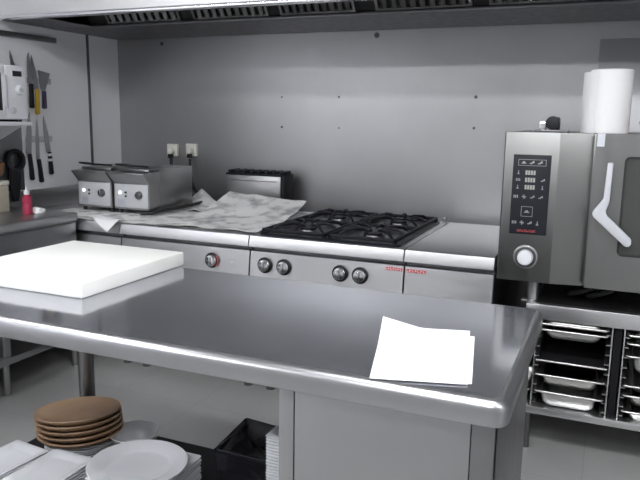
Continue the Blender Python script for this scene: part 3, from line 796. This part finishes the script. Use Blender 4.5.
# ------------------------------------------------------------------ left wall: shelf, microwave, knives
sh = thing('wall_shelf', 'white wall shelf under the microwave on the left wall', 'shelf', (-3.08, 2.5, 1.36))
MB().box(XL + .002, -2.885, 1.9, 2.818, 1.352, 1.372, .004).build('board', 'wplastic', sh)
for y in (2.10, 2.79):
    MB().prism([(XL + .002, 1.352), (-2.93, 1.352), (XL + .002, 1.20)], 'y', y, y + .006).build('bracket', 'gplastic', sh)
mw = thing('microwave', 'white microwave with a dial on the wall shelf at the left edge', 'microwave', (-3.08, 2.55, 1.372))
MX = -2.905
MB().box(XL + .02, MX, 2.27, 2.806, 1.384, 1.662, .008, 3).build('body', 'wplastic', mw)
dr = MB().box(MX, MX + .008, 2.275, 2.66, 1.392, 1.655, .004).build('door', 'wplastic', mw)
MB().box(MX + .007, MX + .010, 2.32, 2.638, 1.43, 1.62, .002).build('door_window', 'black', dr)
MB().box(MX + .007, MX + .020, 2.652, 2.668, 1.44, 1.61, .004).build('door_handle', 'gplastic', dr)
cpn = MB().box(MX, MX + .006, 2.664, 2.803, 1.388, 1.658, .003).build('control_panel', 'wplastic', mw)
MB().box(MX + .005, MX + .008, 2.716, 2.775, 1.606, 1.634, .001).build('clock_display', 'display', cpn)
kk = MB().cyl((MX + .005, 2.752, 1.537), (MX + .026, 2.752, 1.537), .026, .022, n=24, bev=.003).build('dial', 'wplastic', cpn)
MB().cyl((MX + .025, 2.752, 1.537), (MX + .027, 2.752, 1.537), .012, n=18).build('dial_cap', 'gplastic', kk)
MB().cyl((MX + .005, 2.705, 1.43), (MX + .018, 2.705, 1.43), .016, n=20, bev=.003).build('release_button', 'gplastic', cpn)
for y in (2.31, 2.77): MB().box(XL + .05, MX - .02, y - .015, y + .015, 1.372, 1.385).build('foot', 'rubber', mw)

# magnetic strips and knives; x = depth from the wall, (y, z) along the wall
def strip(y0, y1, z, label):
    return single(MB().box(XL + .001, XL + .012, y0, y1, z - .018, z + .018, .003), 'magnetic_strip', 'gplastic', (XL, (y0 + y1) / 2, z), label, 'knife rack', 'knife racks')
strip(3.115, 3.325, 1.262, 'grey magnetic strip holding three hanging kitchen knives')
strip(2.98, 3.34, 1.612, 'grey magnetic strip behind the microwave holding upright knives')
def knife(name, label, hb, hj, tip, bw, mh, bands=False, group='knives on the left wall', wide=None):
    """hb handle butt, hj handle/blade joint, tip - all (y,z) on the wall"""
    t = thing(name, label, 'knife', (XL + .014, hj[0], hj[1]), group)
    hb, hj, tip = Vector(hb), Vector(hj), Vector(tip)
    dh = (hb - hj).normalized(); n = Vector((-dh.y, dh.x))
    x0, x1 = XL + .0125, XL + .030
    MB().prism([tuple(hj + n * .010), tuple(hj + dh * (hb - hj).length * .5 + n * .013), tuple(hb + n * .015), tuple(hb + dh * .006), tuple(hb - n * .014), tuple(hj + dh * (hb - hj).length * .5 - n * .010), tuple(hj - n * .012)], 'x', x0, x1, .003).build('handle', mh, t)
    db = (tip - hj); nb = Vector((-db.y, db.x)).normalized()
    if wide:
        pl = [hj + nb * .010, hj + db * .12 + nb * wide * .5, tip + nb * wide, tip - nb * wide * .9, hj + db * .12 - nb * wide * .35, hj - nb * .010]
    else:
        pl = [hj + nb * bw * .5, hj + db * .55 + nb * bw * .48, hj + db * .85 + nb * bw * .3, tip, hj + db * .5 - nb * bw * .5, hj - nb * bw * .5]
    MB().prism([tuple(q) for q in pl], 'x', XL + .0128, XL + .0158).build('blade', 'blade', t)
    if bands:
        m = MB()
        for f in (.12, .36): 
            c = hj + (hb - hj) * f
            m.prism([tuple(c + n * .0145 - dh * .008), tuple(c + n * .0145 + dh * .008), tuple(c - n * .0135 + dh * .008), tuple(c - n * .0135 - dh * .008)], 'x', x0 - .0004, x1 + .001)
        m.build('handle_band', 'wplastic', t)
    return t
knife('kitchen_knife', 'black handled knife, leftmost of three hanging blade up on lower strip', (3.135, 1.020), (3.125, 1.176), (3.150, 1.425), .040, 'black')
knife('kitchen_knife', 'black handled slim knife, middle of three on the lower strip', (3.208, 1.000), (3.195, 1.140), (3.205, 1.392), .026, 'black')
knife('kitchen_knife', 'knife with white banded black handle, rightmost on the lower strip', (3.292, 1.045), (3.285, 1.180), (3.258, 1.405), .036, 'black', True)
knife('kitchen_knife', 'tall knife with black handle just right of the microwave', (3.165, 1.452), (3.168, 1.592), (3.168, 1.775), .034, 'black')
knife('kitchen_knife', 'yellow handled knife hanging beside the black handled tall knife', (3.206, 1.415), (3.214, 1.562), (3.190, 1.760), .036, 'yellow')
knife('cleaver', 'wide bladed scraper with dark violet handle right of the yellow knife', (3.264, 1.450), (3.268, 1.552), (3.285, 1.668), .05, 'purple', wide=.050)
knife('kitchen_knife', 'knife with thin tip showing above the microwave', (3.075, 1.46), (3.070, 1.575), (3.030, 1.772), .034, 'black')
# rail high on the left wall
single(MB().box(XL + .001, XL + .022, 2.2, 3.395, 1.848, 1.880, .004), 'wall_rail', 'steel_side', (XL, 2.8, 1.86), 'dark grey rail fixed high on left wall below the hood', 'rail')
# under the shelf
single(MB().box(XL + .002, XL + .010, 2.30, 3.085, .962, 1.335, .002), 'shelf_shade_sheet', 'dark_steel', (XL, 2.7, 1.15), 'grey sheet added as shade on the wall under the microwave shelf', 'shade sheet')  # wall shade below the shelf, modelled as a dark sheet
ut = thing('utensil', 'black looped utensil hanging on the wall beside the knives', 'utensil', (XL + .012, 2.99, 1.16), None)
m = MB(); m.tube([(XL + .024, 3.015 + .058 * math.cos(R(a)), 1.140 + .058 * math.sin(R(a))) for a in range(0, 361, 20)], .013, 8); m.build('loop', 'black', ut)
m = MB(); m.prism([(2.965, 1.10), (3.045, 1.10), (3.035, .99), (3.015, .90), (2.975, .90), (2.962, .99)], 'x', XL + .014, XL + .034, .006); m.build('grip', 'black', ut)
bx = thing('storage_box', 'beige box standing on the left counter at the frame edge', 'box', (-3.10, 2.72, LZ))
MB().box(-3.20, -3.04, 2.55, 2.772, LZ, 1.028, .004).build('body', 'beige', bx)
MB().box(-3.205, -3.035, 2.545, 2.777, 1.028, 1.052, .004).build('lid', 'cream', bx)
wd = thing('wooden_bowl', 'brown wooden bowl on top of the beige box', 'bowl', (-3.12, 2.70, 1.052))
m = MB(); m.lathe([(0, 1.052), (.05, 1.052), (.085, 1.09), (.098, 1.145), (.092, 1.150), (.078, 1.095), (.045, 1.065), (0, 1.062)], 32, (-3.12, 2.70)); m.build('bowl_body', 'wood', wd)
bt = thing('squeeze_bottle', 'red squeeze bottle with white cap on the left counter', 'bottle', (-2.875, 2.738, LZ))
m = LB(); m.lathe([(0, 0), (.030, 0), (.033, .006), (.033, .05), (.029, .062), (.033, .075), (.032, .10), (.018, .118), (.014, .122), (0, .122)], 28); m.build('body', 'red', bt)
m = LB(); m.lathe([(0, .121), (.019, .121), (.018, .140), (.008, .146), (.005, .165), (0, .165)], 20); m.build('cap', 'wplastic', bt)
bt.scale = (.78, .78, .88)
m = MB(); b = bmesh.new(); bmesh.ops.create_icosphere(b, subdivisions=3, radius=.034)
for v in b.verts:
    v.co *= 1 + .5 * noise.noise(v.co * 40); v.co.z = max(v.co.z * .6, -.012); v.co += Vector((-2.858, 2.792, LZ + .0125))
m._merge(b)
single(m, 'crumpled_tissue', 'tissue', (-2.858, 2.792, LZ), 'crumpled white tissue beside the red squeeze bottle', 'tissue', None, 50)

# ------------------------------------------------------------------ ceiling lamps
def lamp(x, y, L, label, W=.16):
    t = thing('ceiling_light', label, 'ceiling light', (x, y, CZ), 'fluorescent ceiling lights')
    MB().box(x - L / 2 - .02, x + L / 2 + .02, y - W / 2 - .015, y + W / 2 + .015, CZ - .05, CZ, .004).build('housing', 'wplastic', t)
    MB().box(x - L / 2, x + L / 2, y - W / 2, y + W / 2, CZ - .062, CZ - .049).build('diffuser', 'lamp2' if W < .2 else 'lamp', t)
lamp(-.30, 1.00, 1.25, 'white ceiling light above the right half of the table', .18)
lamp(-2.78, 1.00, .85, 'short white ceiling light near the left wall', .18)
lamp(-.30, -.6, 1.25, 'added white ceiling light right of middle, behind the viewer', .30)  # this and the next two: unseen lamps added for softer highlights
lamp(-2.55, -.6, 1.25, 'added white ceiling light left of middle, behind the viewer', .30)
lamp(1.5, .6, 1.25, 'added white ceiling light farthest right in the room', .30)

# ------------------------------------------------------------------ world, camera, view
w = bpy.data.worlds.new('World'); SC.world = w; w.use_nodes = True
w.node_tree.nodes['Background'].inputs['Color'].default_value = (.8, .85, 1, 1)
w.node_tree.nodes['Background'].inputs['Strength'].default_value = .3
cam = bpy.data.cameras.new('camera'); co = bpy.data.objects.new('camera', cam); COL.objects.link(co)
fw = Vector((-.3832, .9065, -.1774)).normalized(); rt = Vector((.92, .3918, .0148)); rt = (rt - fw * rt.dot(fw)).normalized(); up = rt.cross(fw)
mx = Matrix((rt, up, -fw)).transposed().to_4x4(); mx.translation = (0, 0, 1.4185)
co.matrix_world = mx
cam.sensor_width = 36; cam.lens = 680.16 / 640 * 36; cam.clip_start = .02
SC.camera = co
vs = SC.view_settings; vs.view_transform = 'Standard'; vs.look = 'None'; vs.gamma = 1; vs.use_curve_mapping = False
vs.exposure = 0.45
